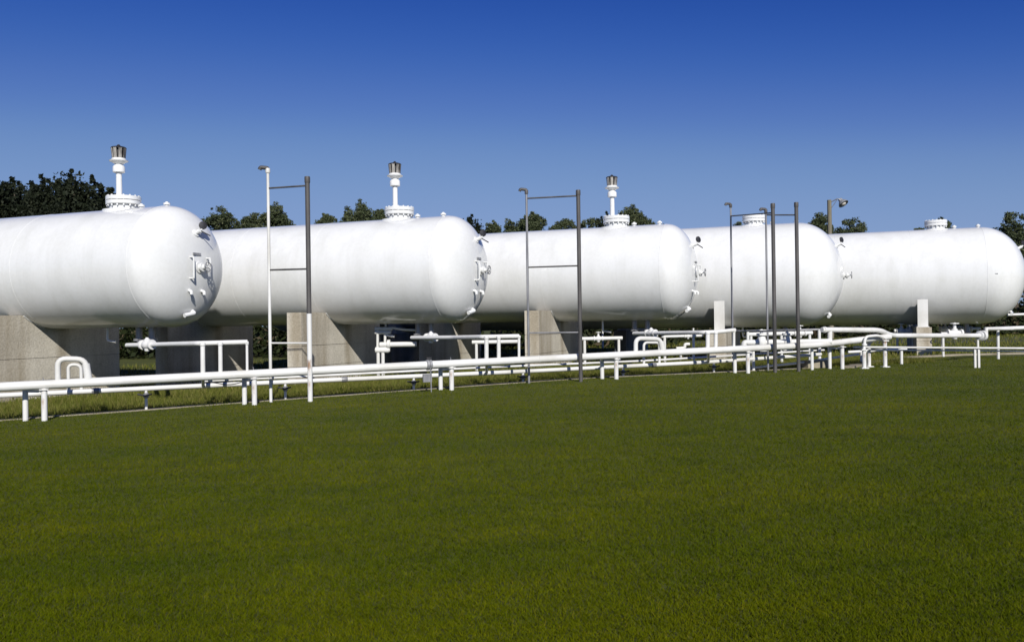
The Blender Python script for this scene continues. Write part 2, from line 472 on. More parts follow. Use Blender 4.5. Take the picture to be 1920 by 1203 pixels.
    g = g.build('float_gauge', M['tank'], root)
    dn_ = Vector((0.75, -0.45, 0.15)).normalized()
    MB().lathe(e2 + UP * 0.05 - dn_ * 0.03, dn_, [(0.05, 0), (0.09, 0.01), (0.09, 0.045), (0.075, 0.05)], 22).build('dial', M['dark'], g)
    MB().tube([p + n * 0.13, p + n * 0.16 + Vector((0.12, 0.16, -0.12))], 0.014, 6).build('gauge_arm', M['dark'], g)
    # main valve with hand wheel
    p, n = hp(-0.05, -0.035)
    vb = MB().lathe(p - ax * 0.04, ax, [(0.13, 0), (0.13, 0.06), (0.075, 0.065), (0.075, 0.11), (0.10, 0.115), (0.10, 0.15), (0.06, 0.155), (0.045, 0.20), (0.022, 0.21), (0.02, 0.30)], 20)
    vb = vb.build('valve_body', M['tank'], root)
    wc = p + ax * 0.235
    hw = MB().torus(wc, ax, 0.10, 0.013, 26, 8)
    for i in range(3):
        a = math.pi * i / 3 + 0.3; e = Vector((0, math.cos(a), math.sin(a))) * 0.095
        hw.tube([wc - e, wc + e], 0.008, 6)
    hw.build('hand_wheel', M['wheel'], vb)
    # sight gauges standing off the head
    if stack:
        for (y, za, zb) in ((-0.24, 0.12, -0.22), (0.13, 0.12, -0.10)):
            pa, _ = hp(y, za); pb, _ = hp(y, zb); x = max(pa.x, pb.x) + 0.10
            qa, qb = Vector((x, pa.y, pa.z)), Vector((x, pb.y, pb.z))
            pts = [pa - ax * 0.03, qa, qb, pb - ax * 0.03] if y < 0 else [pa - ax * 0.03, qa, qb]
            MB().tube(bend(pts, 0.02, 2), 0.020, 8).build('sight_gauge', M['tank'], root)
        for y in (-0.22, 0.05):
            p, n = hp(y, -0.415)
            MB().tube(bend([p - n * 0.03, p + n * 0.08, p + n * 0.08 + Vector((0, 0, -0.07))], 0.03, 3), 0.036, 10).build('side_nozzle', M['tank'], root)
        p, n = hp(-0.10, 0.175)
        MB().box(p + n * 0.012, n * 0.01, Vector((0, 0.12, 0)), n.cross(Vector((0, 1, 0))) * 0.028).build('nameplate', M['wheel'], root)
    p, n = hp(0.0, -0.75)
    MB().tube(bend([p - n * 0.03, p + n * 0.07, p + n * 0.07 + Vector((-0.05, -0.26, -0.05))], 0.04, 4), 0.05, 12).build('drain_nozzle', M['tank'], root)
    # connections on the underside
    for x, r, l in ((-0.5, 0.075, 0.34), (-0.12, 0.075, 0.34)):
        MB().lathe((x, 0, 0.03), -UP, [(r, 0), (r, l - 0.06), (r + 0.05, l - 0.055), (r + 0.05, l)], 16).build('bottom_nozzle', M['galv'], root)
    MB().tube(bend([Vector((-1.45, 0, 0.03)), Vector((-1.45, 0, -0.30)), Vector((-1.2, 0, -0.33))], 0.06), 0.028, 10).build('bottom_drain', M['pipe'], root)
    if plate:
        yv = -R * math.cos(math.radians(2)); MB().box((-0.05 + 0.55, yv * 0.985, R - 0.02), (0.10, 0, 0), (0, 0.006, 0), (0, 0, 0.012)).build('nameplate', M['wheel'], root)
    for sx in steel_x:
        w = R - 0.06; zt = 0.86
        poly = [Vector((sx, -w, -0.05)), Vector((sx, w, -0.05)), Vector((sx, w, zt))]
        rr = R + 0.012; yt = math.sqrt(rr * rr - (R - zt) ** 2)
        for i in range(17):
            y = yt - 2 * yt * i / 16
            poly.append(Vector((sx, y, R - math.sqrt(rr * rr - y * y))))
        poly.append(Vector((sx, -w, zt)))
        sd = MB().prism([p + Vector((-0.012, 0, 0)) for p in poly], Vector((0.024, 0, 0))).build('steel_saddle', M['pipe'], root)
        for s in (-1, 1):
            MB().box((sx, s * (w + 0.014), 0.405), (0.16, 0, 0), (0, 0.012, 0), (0, 0, 0.455)).build('end_plate', M['pipe'], sd)
        MB().box((sx, 0, -0.064), (0.19, 0, 0), (0, w + 0.08, 0), (0, 0, 0.012)).build('base_plate', M['pipe'], sd)
    return root
def place(t, s, n, z):
    t.location = DX * s + NX * n + UP * z; t.rotation_euler = (0, 0, -A)
TL = ['leftmost and nearest white storage tank, running out of the left edge of the photo',
      'second white storage tank from the left, behind the white and dark pole frame',
      'middle white storage tank of the row, third and last with a relief stack',
      'fourth white storage tank from the left, smooth head behind four thin poles',
      'rightmost white storage tank, its rounded head reaching the right edge of the photo']
TP = [(-14.56, 15.48, 1.5), (-9.64, 20.0, 1.5), (-4.90, 24.5, 1.5), (-1.33, 29.0, 1.22), (4.5, 33.5, 1.22)]
t1 = make_tank(TL[0], 1.375, 17.5, True, CAPX=0.50, hd=0.82)
place(t1, *TP[0])
for i in (1, 2):
    t = copy_tree(t1); t['label'] = TL[i]; place(t, *TP[i])
for c_ in t1.children:
    if c_.name.split('.')[0] in ('manhole_neck', 'relief_valve_stem', 'top_nozzle'): c_.location.x += 0.09
t4 = make_tank(TL[3], 1.675, 19.0, False, False, (-2.0, -13.6)); place(t4, *TP[3])
t5 = make_tank(TL[4], 1.675, 19.0, False, True, (-1.65, -12.0)); place(t5, *TP[4])

# ------------------------------------------------------------------ concrete saddles and piers
def concrete_wall(name, label, x, tp, w, thick, top, R=None):
    """cast in lifts across the tank axis; top measured from the tank's underside"""
    s, n, zb = tp
    base = DX * (s + x) + NX * n; gz = ground_z(base.x) - 0.25
    root = thing(name, label, 'concrete support', (base.x, base.y, gz), 'concrete supports under the tanks')
    def P(y, z): return base + NX * y + UP * z - DX * thick / 2
    zt = zb + top; cuts = [gz, gz + 0.25 + 0.42, gz + 0.25 + 0.95, zt]
    if R is None: cuts = [gz, gz + 0.72, zt]
    for i in range(len(cuts) - 1):
        a, b = cuts[i], cuts[i + 1]
        if i: a += 0.014
        if i < len(cuts) - 2 or R is None:
            poly = [P(-w, a), P(w, a), P(w, b), P(-w, b)]
        else:
            rr = R + 0.006; hw = math.sqrt(rr * rr - (R - top) ** 2); poly = [P(-w, a), P(w, a), P(w, b)]
            for k in range(25):
                y = hw - 2 * hw * k / 24; poly.append(P(y, zb + R - math.sqrt(rr * rr - y * y)))
            poly.append(P(-w, b))
        MB().prism(poly, DX * thick).build('concrete_lift', M['concrete'], root)
        if i:
            MB().box(base + UP * (a - 0.007), DX * (thick / 2 - 0.012), NX * (w - 0.012), UP * 0.0075).build('pour_joint', M['concrete'], root)
    if R is not None:                              # felt pad on the cradle lip
        for sgn in (-1, 1):
            pts = []
            for k in range(7):
                y = sgn * (hw - 0.02 - 0.55 * k / 6); pts.append(P(y, zb + R - math.sqrt(rr * rr - y * y) - 0.001) + DX * (thick + 0.012))
            MB().tube(pts, 0.014, 6).build('cradle_pad', M['pipe'], root)
    return root
concrete_wall('concrete_saddle', 'concrete saddle wall at the far left under the leftmost tank', -3.3, TP[0], 1.97, 0.42, 0.32, 1.375)
concrete_wall('concrete_saddle', 'concrete saddle wall under the second tank, beside the thick dark pole', -2.95, TP[1], 1.97, 0.42, 0.32, 1.375)
concrete_wall('concrete_saddle', 'concrete saddle with a sunlit slanting band, seen below the leftmost tank head', -7.3, TP[1], 1.80, 0.42, 0.32, 1.375)
concrete_wall('concrete_saddle', 'concrete saddle wall under the third tank, behind the second pole frame', -2.98, TP[2], 1.97, 0.42, 0.32, 1.375)
concrete_wall('concrete_saddle', 'concrete saddle with a short sunlit band, seen below the second tank head', -6.35, TP[2], 1.85, 0.42, 0.32, 1.375)
concrete_wall('concrete_pier', 'concrete pier under the white steel saddle of the fourth tank', -2.0, TP[3], 2.15, 0.50, -0.078)
concrete_wall('concrete_pier', 'rear concrete pier of the fourth tank, in the shade behind the third tank', -13.6, TP[3], 2.15, 0.50, -0.078)
concrete_wall('concrete_pier', 'concrete pier under the white steel saddle of the rightmost tank', -1.65, TP[4], 2.0, 0.46, -0.078)
concrete_wall('concrete_pier', 'rear concrete pier of the rightmost tank, behind the fourth tank', -12.0, TP[4], 2.0, 0.46, -0.078)

# ------------------------------------------------------------------ pipework
def pipe(name, label, pts, r, rad=0.12, mat=None, cat='pipe', group=None, seg=14):
    p = bend(pts, rad)
    root = thing(name, label, cat, (pts[0].x, pts[0].y, min(q.z for q in p)), group)
    MB().tube(p, r, seg).build('pipe_run', mat or M['pipe'], root)
    return root
def collar(root, p, d, r, l=0.05, name='flange', mat=None):
    d = Vector(d).normalized(); p = Vector(p)
    return MB().lathe(p - d * l / 2, d, [(r * 0.92, 0), (r, l * 0.12), (r, l * 0.88), (r * 0.92, l)], 18).build(name, mat or M['pipe'], root)

mainA, mainB = rk(-330, 742), rk(1539, 646)
mp = pipe('main_pipe', 'thick white main pipe running the whole length in front of the tanks', [mainA, mainB, rk(1590, 639.5, 0.05), rk(1668, 631, 0.1)], 0.078, 0.5)
def main_at(u):
    r = ray(u, 660); t = 18.0 / (1 - 0.43 * r.x); x = r.x * t
    k = (x - mainA.x) / (mainB.x - mainA.x); return mainA.lerp(mainB, k)
for u in (582, 1010, 1390): collar(mp, main_at(u), mainB - mainA, 0.084, 0.03, 'weld_collar')
# expansion loops on the main line
def loop(root, u1, u2, top, off=0.0, r1=0.046, r2=0.062, base=None):
    a = (main_at(u1) if base is None else base(u1)); b = (main_at(u2) if base is None else base(u2))
    ta, tb = rk(u1, top, off), rk(u2 - 6, top + 1, off)
    MB().tube(bend([a, ta, tb, b], 0.14), r1, 14).build('expansion_loop', M['pipe'], root)
    MB().tube(bend([tb + (b - tb) * 0.2, b], 0.1), r2, 14).build('loop_leg', M['pipe'], root)
loop(mp, 108, 166, 672)
loop(mp, 1192, 1244, 634, 0, 0.050, 0.066)
low = [rk(-330, 757, 0.80), rk(440, 720, 0.80), rk(960, 697, 0.80), rk(1320, 679, 0.80), rk(1539, 664, 0.80)]
lp = pipe('lower_pipe', 'thinner white pipe running low behind the thick main pipe', low, 0.045, 0.4)
def low_at(u):
    for i in range(len(low) - 1):
        r = ray(u, 660); x = r.x * 18.80 / (1 - 0.43 * r.x)
        if x <= low[i + 1].x or i == len(low) - 2:
            return low[i].lerp(low[i + 1], (x - low[i].x) / (low[i + 1].x - low[i].x))
MB().tube(bend([low_at(128), rk(128, 683, 0.80), rk(152, 684, 0.80), low_at(152)], 0.10), 0.030, 12).build('expansion_loop', M['pipe'], lp)
MB().tube(bend([low_at(1207), rk(1207, 642, 0.80), rk(1236, 642, 0.80), low_at(1236)], 0.10), 0.030, 12).build('expansion_loop', M['pipe'], lp)
for u in (380, 912, 1128, 1328): MB().tube([main_at(u), low_at(u)], 0.032, 10).build('cross_stub', M['pipe'], lp)
for u in (178, 645, 1225): collar(lp, low_at(u), low[2] - low[1], 0.056, 0.12, 'coupling', M['galv'])  # grey sleeves; the leftmost stands in for a shadow band across the pipe
pipe('thin_pipe', 'thinnest white pipe running just under the main pipe to the right', [rk(384, 714, 1.12), rk(560, 706, 1.12), rk(900, 689, 1.12), rk(1212, 676, 1.12), rk(1545, 656, 1.12)], 0.025, 0.3)
pipe('thin_pipe', 'thin grey conduit sagging below the main pipe between the first two supports', [rk(395, 716, 0.5), rk(430, 722, 0.5), rk(462, 714, 0.5)], 0.009, 0.5, M['dark'])
pipe('thin_pipe', 'third low white pipe in front of the rightmost supports', [rk(1400, 690.5, 0.9), rk(1500, 680, 0.9), rk(1560, 671, 0.9), rk(1610, 664, 0.9)], 0.03, 0.3)

def valve(root, p, d, s=1.0, up_=True):
    d = Vector(d).normalized(); p = Vector(p)
    v = MB().lathe(p - d * 0.15 * s, d, [(0.085 * s, 0), (0.085 * s, 0.035 * s), (0.055 * s, 0.04 * s), (0.075 * s, 0.11 * s), (0.085 * s, 0.15 * s), (0.075 * s, 0.19 * s), (0.055 * s, 0.26 * s), (0.085 * s, 0.265 * s), (0.085 * s, 0.30 * s)], 18)
    if up_:
        v.lathe(p - UP * (0.11 * s), UP, [(0.04 * s, 0), (0.05 * s, 0.03 * s), (0.06 * s, 0.11 * s), (0.055 * s, 0.20 * s), (0.035 * s, 0.21 * s), (0.02 * s, 0.33 * s if up_ is True else 0.235 * s)], 12)
    v = v.build('valve', M['pipe'], root)
    if up_ is True:
        MB().torus(p + UP * 0.2 * s, UP, 0.075 * s, 0.012 * s, 18, 6).build('hand_wheel', M['pipe'], v)
    return v
def branch(label, pts, r, legs, vpt, tip):
    root = thing('branch_pipe', label, 'pipe', (pts[0].x, pts[0].y, pts[-1].z - 0.5), 'white branch pipes under the tank heads')
    MB().tube(bend(pts, 0.1), r, 14).build('pipe_run', M['pipe'], root)
    for (p, q, rr) in legs:
        MB().tube(bend([p, q], 0.06), rr, 12).build('drop_leg', M['pipe'], root)
        collar(root, q.lerp(p, 0.04), p - q, rr + 0.012, 0.05, 'weld_collar')
        collar(root, p.lerp(q, 0.03), p - q, rr + 0.010, 0.06, 'elbow_collar')
    valve(root, vpt, pts[1] - pts[0], 1.15, 'nut')
    for t in tip:
        MB().tube(t, 0.05, 12).build('riser', M['galv'], root)
    return root
def nz(i, x, dz=-0.31): s, n, z = TP[i]; return DX * (s + x) + NX * n + UP * (z + dz)
b1 = [rk(238, 647, 2.6), rk(300, 645.5, 1.6), rk(372, 643.5, 0.15), rk(464, 641, 0.0)]
branch('white branch pipe with three drop legs below the leftmost tank head', b1, 0.044,
       [(rk(380, 643.3), main_at(380), 0.042), (rk(413, 642.5), main_at(413), 0.038), (rk(463, 641), main_at(463), 0.024)], rk(276, 646, 2.0), [[nz(0, -0.12), rk(284, 646, 2.0)], [nz(0, -0.5), rk(262, 646.5, 2.3)]])
b2 = [rk(772, 633, 3.2), rk(850, 632.5, 1.6), rk(905, 631.5, 0.15), rk(973, 630, 0.0)]
branch('white branch pipe with three drop legs below the second tank head', b2, 0.046,
       [(rk(912, 631.5), main_at(912), 0.044), (rk(935, 631), main_at(935), 0.040), (rk(973, 630), main_at(973), 0.028)], rk(808, 632.5, 2.6), [[nz(1, -0.12), rk(806, 632.5, 2.5)], [nz(1, -0.5), rk(786, 633, 3.0)]])
b3 = [rk(1188, 625, 3.0), rk(1250, 624, 1.6), rk(1318, 623, 0.15), rk(1344, 622, 0), rk(1378, 618.5, 0)]
branch('white branch pipe with drop legs below the third tank head', b3, 0.048,
       [(rk(1327, 623), main_at(1327), 0.050), (rk(1342, 622.5), main_at(1342), 0.046), (rk(1376, 619), main_at(1376), 0.034)], rk(1221, 624.5, 2.3), [[nz(2, -0.12), rk(1217, 624.5, 2.4)], [nz(2, -0.5), rk(1196, 625, 2.8)]])
# right hand crossover
xo = thing('crossover_pipe', 'raised white crossover pipe bending down and running right under the rightmost tank', 'pipe', rk(1556, 660))
cp = [rk(1541, 618), rk(1650, 618.5), at(1670, 629, 22.6), at(1842, 629, 24.6)]
MB().tube(bend(cp, 0.28), 0.064, 16).build('pipe_run', M['pipe'], xo)
MB().tube([rk(1556, 619), rk(1556, 645)], 0.058, 14).build('drop_leg', M['pipe'], xo)
collar(xo, rk(1546, 618), cp[1] - cp[0], 0.08, 0.05); collar(xo, cp[3], cp[3] - cp[2], 0.15, 0.10); collar(xo, cp[3] - (cp[3] - cp[2]).normalized() * 0.14, cp[3] - cp[2], 0.13, 0.05)
MB().tube(bend([cp[3] + Vector((0, 0, 0)), at(1849, 629, 24.8), at(1849, 616, 24.8), at(1898, 616, 25.4)], 0.06), 0.05, 12).build('riser', M['pipe'], xo)
lo2 = thing('bypass_loop', 'small white bypass loop beside the bend of the main pipe', 'pipe', rk(1622, 650))
MB().tube(bend([rk(1620, 655, -0.1), rk(1622, 631, -0.1), rk(1646, 628.5, -0.1), rk(1660, 634, -0.1)], 0.12), 0.036, 12).build('pipe_run', M['pipe'], lo2)
collar(lo2, rk(1621, 646, -0.1), UP, 0.062, 0.05)
# low rail at the right
rl = thing('low_rail', 'long thin white double rail on short posts at the right edge of the lawn', 'railing', gp(1832, 690))
ra, rb = at(1600, 650.5, 22.3), at(2100, 654, 20.3)
MB().tube([ra, rb], 0.026, 10).build('rail', M['pipe'], rl)
MB().tube([ra + Vector((0.2, 0.06, -0.075)), rb + Vector((0, 0.06, -0.075))], 0.018, 8).build('rail', M['pipe'], rl)
def rail_at(u):
    r = ray(u, 651); k = 0.5
    for _ in range(8):
        p = ra.lerp(rb, k); k += (r.x * p.y - p.x) / (rb.x - ra.x)
    return ra.lerp(rb, k)
for u in (1829, 1836, 2060):
    p = rail_at(u); MB().box((p.x, p.y + 0.03, (p.z + ground_z(p.x)) / 2 - 0.03), (0.025, 0, 0), (0, 0.02, 0), (0, 0, (p.z - ground_z(p.x)) / 2 + 0.03)).build('post', M['pipe'], rl)

# supports under the rack
def support(label, u1, u2, rear=True):
    p = main_at(u2); q = rk(u1, 700, 0.33); q.z = p.z - 0.09; d = (mainB - mainA).normalized()
    gz = ground_z(p.x); root = thing('pipe_support', label, 'pipe support', (p.x, p.y, gz), 'white two-post supports under the main pipe')
    MB().tube([Vector((p.x, p.y, gz - 0.15)), p - UP * 0.06], 0.048, 14).build('post', M['rust'], root)
    MB().tube([Vector((q.x, q.y, ground_z(q.x) - 0.15)), Vector((q.x, q.y, q.z))], 0.045, 14).build('post', M['rust'], root)
    c = Vector((p.x, p.y, p.z - 0.115))
    MB().box((c + Vector((q.x, q.y, c.z))) / 2, (c - Vector((q.x, q.y, c.z))) / 2, Vector((0, 0.02, 0)), Vector((0, 0, 0.022))).build('crossbar', M['pipe'], root)
    MB().box(p - UP * 0.084, d * 0.07, Vector((-d.y, d.x, 0)) * 0.07, UP * 0.008).build('saddle_plate', M['pipe'], root)
    MB().tube([p - UP * 0.06 - d * 0.02 + Vector((0.05, 0, 0)), p + UP * 0.13 - d * 0.02], 0.008, 6).build('strap_bolt', M['galv'], root)
support('white two-post pipe support standing in front of the leftmost concrete saddle', 47, 82)
support('white two-post pipe support just left of the first sprinkler frame', 458, 476)
support('white two-post pipe support below the second tank head, right of the iron pipe clamp', 826, 846)
support('white two-post pipe support just right of the thick dark pole before the third tank', 1129, 1155)
support('white two-post pipe support just left of the four thin poles', 1378, 1402)
support('white two-post pipe support under the bend of the main pipe', 1556, 1579)
def single(label, u, v, off=0.0, r=0.045, top=None):
    p = rk(u, v, off); gz = ground_z(p.x)
    root = thing('pipe_post', label, 'pipe support', (p.x, p.y, gz), 'single white posts at the right end of the pipes')
    MB().tube([Vector((p.x, p.y, gz - 0.1)), p], r, 14).build('post', M['rust'], root)
    MB().box((p.x, p.y, gz + 0.012), (0.09, 0, 0), (0, 0.09, 0), (0, 0, 0.012)).build('foot_plate', M['pipe'], root)
    MB().box(p - UP * 0.02, (0.08, 0, 0), (0, 0.07, 0), (0, 0, 0.014)).build('saddle_plate', M['pipe'], root)
single('thick white post under the small bypass loop', 1620, 654, -0.15, 0.05)
single('thin white post right behind the bypass loop post', 1629, 640, 0.35, 0.045)
single('white post under the right end of the main pipe bend', 1659, 637, 0.0, 0.05)
# drain valves under the low pipe
def drain(label, u):
    p = low_at(u); gz = ground_z(p.x)
    root = thing('drain_valve', label, 'valve', (p.x, p.y, gz), 'small drain valves below the low pipe')
    MB().tube([p - UP * 0.02, Vector((p.x, p.y, gz - 0.05))], 0.026, 10).build('drain_leg', M['pipe'], root)
    h = p - UP * 0.13
    b = MB().lathe(h - UP * 0.05, UP, [(0.03, 0), (0.05, 0.02), (0.05, 0.08), (0.03, 0.10)], 12).build('valve_body', M['galv'], root)
    MB().tube([h + Vector((-0.13, -0.06, 0.03)), h + Vector((0, -0.06, 0)), h + Vector((0.13, -0.06, 0.03))], 0.016, 8).build('handle', M['dark'], b)
for u, l in ((273, 'small drain valve on the low pipe left of the first branch legs'), (534, 'small drain valve between the two poles of the first sprinkler frame'),
             (775, 'small drain valve on the low pipe, left of the iron pipe clamp'), (980, 'small drain valve left of the second sprinkler frame'),
             (1168, 'small drain valve beside the support right of the thick dark pole'), (1338, 'small drain valve below the drop legs of the third branch pipe')):
    drain(l, u)
# iron clamp with rod
pc = main_at(804); cl = thing('pipe_clamp', 'dark iron clamp with a hanging rod on the main pipe below the second tank', 'clamp', (pc.x, pc.y, ground_z(pc.x)))
d_ = (mainB - mainA).normalized()
MB().lathe(pc - d_ * 0.06, d_, [(0.083, 0), (0.105, 0.01), (0.105, 0.05), (0.09, 0.06), (0.105, 0.07), (0.105, 0.11), (0.083, 0.12)], 16).build('clamp_band', M['wheel'], cl)
MB().box(pc + UP * 0.12, d_ * 0.05, Vector((-d_.y, d_.x, 0)) * 0.03, UP * 0.035).build('clamp_lug', M['dark'], cl)
MB().box(pc + UP * -0.26 + Vector((-0.03, -0.08, 0)), d_ * 0.09, Vector((-d_.y, d_.x, 0)) * 0.03, UP * 0.08).build('control_box', M['galv'], cl)
MB().tube([pc + Vector((0.04, -0.09, -0.05)), Vector((pc.x + 0.05, pc.y - 0.09, ground_z(pc.x) - 0.05))], 0.012, 8).build('rod', M['galv'], cl)

# ------------------------------------------------------------------ sprinkler pole frames
def pole_frame(label, uA, topA, offA, uB, topB, offB, rungs, rA, rB, white=False, elbow=-1):
    pa, pb = rk(uA, topA, offA), rk(uB, topB, offB)
    ga, gb = ground_z(pa.x), ground_z(pb.x)
    root = thing('sprinkler_frame', label, 'pole frame', (pb.x, pb.y, gb), 'tall pole frames before the tanks')
    mA = M['pipe'] if white else M['galv']
    MB().tube([Vector((pa.x, pa.y, ga - 0.2)), Vector((pa.x, pa.y, pa.z - 1.6)), pa], [rA, rA, rA * 0.92], 12).build('thin_pole', mA, root)
    hd = MB().tube(bend([pa - UP * 0.02, pa + UP * 0.05, pa + UP * 0.06 + Vector((0.13 * elbow, -0.03, 0.0)), pa + UP * 0.015 + Vector((0.15 * elbow, -0.03, 0))], 0.04, 4), rA * 1.25, 10).build('spray_nozzle', M['steel'], root)
    collar(root, pa, UP, rA * 1.5, 0.09, 'coupling', M['steel'] if not white else M['pipe'])
    if white:
        zs = rk(uB, 588, offB).z
        MB().tube([Vector((pb.x, pb.y, zs)), pb], rB, 14).build('thick_pole', M['steel'], root)
        lo_ = MB().tube([Vector((pb.x, pb.y, gb - 0.2)), Vector((pb.x, pb.y, zs + 0.002))], rB * 1.02, 14).build('painted_pole_base', M['rust'], root)
        lo_['label'] = 'white painted lower half with rust spots'
    else:
        MB().tube([Vector((pb.x, pb.y, gb - 0.2)), pb], rB, 14).build('thick_pole', M['steel'], root)
    collar(root, pb - UP * 0.05, UP, rB * 1.16, 0.12, 'pole_cap', M['steel'])
    for va, vb, w in rungs:
        p, q = rk(uA, va, offA), rk(uB, vb, offB); p.x, p.y, q.x, q.y = pa.x, pa.y, pb.x, pb.y
        MB().tube([p, q], 0.017, 8).build('rung', w, root)
    return root
S_, W_, G_ = M['steel'], M['pipe'], M['galv']
pole_frame('pole frame of a white thin pole and a thick dark pole with white base', 502, 320, 0.4, 576, 332, -0.2, [(353, 348, S_), (506, 504, S_), (643, 643, W_)], 0.030, 0.046, True)
pole_frame('grey sprinkler frame with three rungs, before the third tank', 987, 360, 0.5, 1084, 357, -0.2, [(372, 367, S_), (501, 498, S_), (624, 623, G_)], 0.026, 0.044)
pole_frame('left of the two overlapping thin pole frames before the fourth tank', 1370, 386, 2.2, 1449, 382, -0.2, [(405, 399, S_), (621, 620, G_)], 0.026, 0.046)
pole_frame('right of the two overlapping thin pole frames before the fourth tank', 1436, 396, 0.6, 1493, 380, -0.15, [(403, 403, S_), (619, 618, G_)], 0.026, 0.046)

# ------------------------------------------------------------------ pipework behind the tanks
def skid():
    D = 22.6
    root = thing('pump_manifold', 'small white pump manifold on legs seen right of the second concrete saddle', 'pump', at(716, 681, D))
    fr = MB()
    fr.tube([at(703, 616, D), at(735, 616, D)], 0.05, 10); fr.tube([at(703, 623, D), at(733, 623, D)], 0.05, 10)
    fr.build('header', M['pipe'], root)
    for u in (708, 722): MB().tube([at(u, 616, D), at(u, 656, D)], 0.035, 10).build('upright', M['pipe'], root)
    MB().lathe(at(703, 656, D), Vector((1, 0, 0)), [(0.05, 0), (0.08, 0.02), (0.08, 0.36), (0.05, 0.40)], 14).build('pump_body', M['pipe'], root)
    for u in (709, 718): MB().tube([at(u, 658, D), Vector((at(u, 676, D).x, D, ground_z(-4)))], 0.045, 8).build('leg', M['pipe'], root)
    MB().tube([at(712, 646, D), at(781, 645, D)], 0.07, 12).build('suction_pipe', M['pipe'], root)
    MB().tube(bend([at(735, 614, D), at(750, 617, D), at(781, 619, D)], 0.3), 0.03, 8).build('hose', M['pipe'], root)
    collar(root, at(729, 645, D), Vector((1, 0, 0)), 0.12, 0.08)
skid()
def runp(label, pts, r, D, posts=(), vs=(), mat=None):
    P3 = [at(u, v, D) for u, v in pts]
    root = thing('back_pipe', label, 'pipe', (P3[0].x, P3[0].y, ground_z(P3[0].x)), 'white pipes behind and under the tanks')
    MB().tube(bend(P3, 0.12), r, 10).build('pipe_run', mat or M['pipe'], root)
    for u, v in posts:
        p = at(u, v, D); MB().tube([p, Vector((p.x, p.y, ground_z(p.x) - 0.1))], 0.04, 8).build('post', M['pipe'], root)
    for u, v, s in vs:
        valve(root, at(u, v, D), P3[1] - P3[0], s)
    return root
runp('white pipe behind the drop legs of the second branch pipe', [(885, 641.5), (972, 640)], 0.055, 23.3, [(893, 641)])
runp('white pipe passing under the third tank right of its concrete saddle', [(1090, 635), (1167, 633.5)], 0.055, 24.7, [(1096, 635), (1160, 634)], [(1122, 634.5, 0.9)])
runp('long thin white pipe far behind the second and third tanks', [(860, 618.5), (1345, 612.5)], 0.045, 40, [(900, 618), (1130, 615), (1300, 613)])
runp('thin white pipe behind the third branch pipe', [(1240, 631), (1318, 629)], 0.04, 25, [(1246, 631), (1300, 630)], [(1290, 630, 0.7)])
runp('short white pipe low under the fourth tank', [(1268, 653), (1284, 652), (1284, 645), (1293, 645)], 0.05, 27, [(1276, 652)])
runp('thick white pipe with two valves behind the four thin poles', [(1395, 652), (1395, 642), (1558, 640)], 0.072, 21.4, [(1412, 642), (1522, 641)], [(1428, 641.5, 1.5), (1476, 641, 1.5)])
runp('white pipe under the fourth tank head, above the valves', [(1400, 627), (1440, 626), (1523, 624)], 0.06, 24.5, [(1408, 627), (1465, 626), (1518, 625)], [(1500, 625, 1.1)])
runp('dark grey pipe just under the fourth tank', [(1380, 621), (1540, 617.5)], 0.03, 22.5, [(1402, 621), (1536, 618)], mat=M['galv'])
runp('white pipe with valves left of the rightmost concrete pier', [(1676, 620), (1716, 620)], 0.06, 30, [(1682, 620), (1711, 620)], [(1690, 621, 1.3), (1706, 621, 1.1)])
runp('white pipe with three valves under the rightmost tank', [(1762, 616), (1838, 616)], 0.05, 30.5, [(1766, 616), (1833, 616)], [(1772, 617, 1.2), (1790, 617, 1.4), (1812, 617, 1.2)])
runp('white pipe with a domed valve low under the rightmost tank', [(1764, 626), (1800, 626)], 0.06, 27.5, [(1768, 626)], [(1790, 625, 1.6)])
runp('white pipe on a single post at the right edge', [(1846, 617), (1930, 614), (2000, 613)], 0.06, 25.5, [(1871, 616)])
runp('white pipe at the right edge just below the rightmost tank head', [(1889, 590), (1935, 588.5), (2010, 588)], 0.05, 33, [(1960, 588)])
runp('low white pipe behind the rail posts at the right', [(1590, 660), (1660, 656), (1700, 655)], 0.04, 23.5, [(1615, 659), (1690, 655)])
for (u, v, l) in ((1527, 686, 'low tan concrete block beside the bend of the main pipe'),):
    p = rk(u, v, 0.9); o_ = MB().box((p.x, p.y, ground_z(p.x) + 0.09), Vector((0.32, 0.14, 0)), Vector((-0.06, 0.14, 0)), (0, 0, 0.11)).build('concrete_block', M['kerb'], origin=(p.x, p.y, ground_z(p.x)))
    tag(o_, l, 'concrete block')

# ------------------------------------------------------------------ light pole
LD = 52.0
pt = at(1555, 375, LD); gz = ground_z(pt.x)
lpole = thing('yard_light', 'wooden pole with a round yard light, behind the fourth and rightmost tanks', 'light pole', (pt.x, pt.y, gz))
MB().tube([Vector((pt.x, pt.y, gz - 0.3)), pt], [0.16, 0.125], 14).build('pole', M['wood'], lpole)
hp_ = at(1577, 382, LD) + Vector((0, -0.3, 0))
MB().tube(bend([pt + Vector((0.1, -0.05, -0.12)), pt + Vector((0.45, -0.25, 0.06)), hp_ + Vector((-0.1, 0, 0.1))], 0.2), 0.03, 8).build('arm', M['galv'], lpole)
MB().tube([pt + Vector((0.1, -0.05, -0.5)), pt + Vector((0.42, -0.22, 0.02))], 0.018, 6).build('brace', M['galv'], lpole)
ha = Vector((0.35, -0.45, -0.75)).normalized()
hd_ = MB().lathe(hp_ - ha * 0.22, ha, [(0.05, -0.12), (0.12, -0.1), (0.13, 0.02), (0.2, 0.1), (0.30, 0.26), (0.31, 0.30), (0.28, 0.30), (0.18, 0.12)], 22, True).build('lamp_head', M['wheel'], lpole)
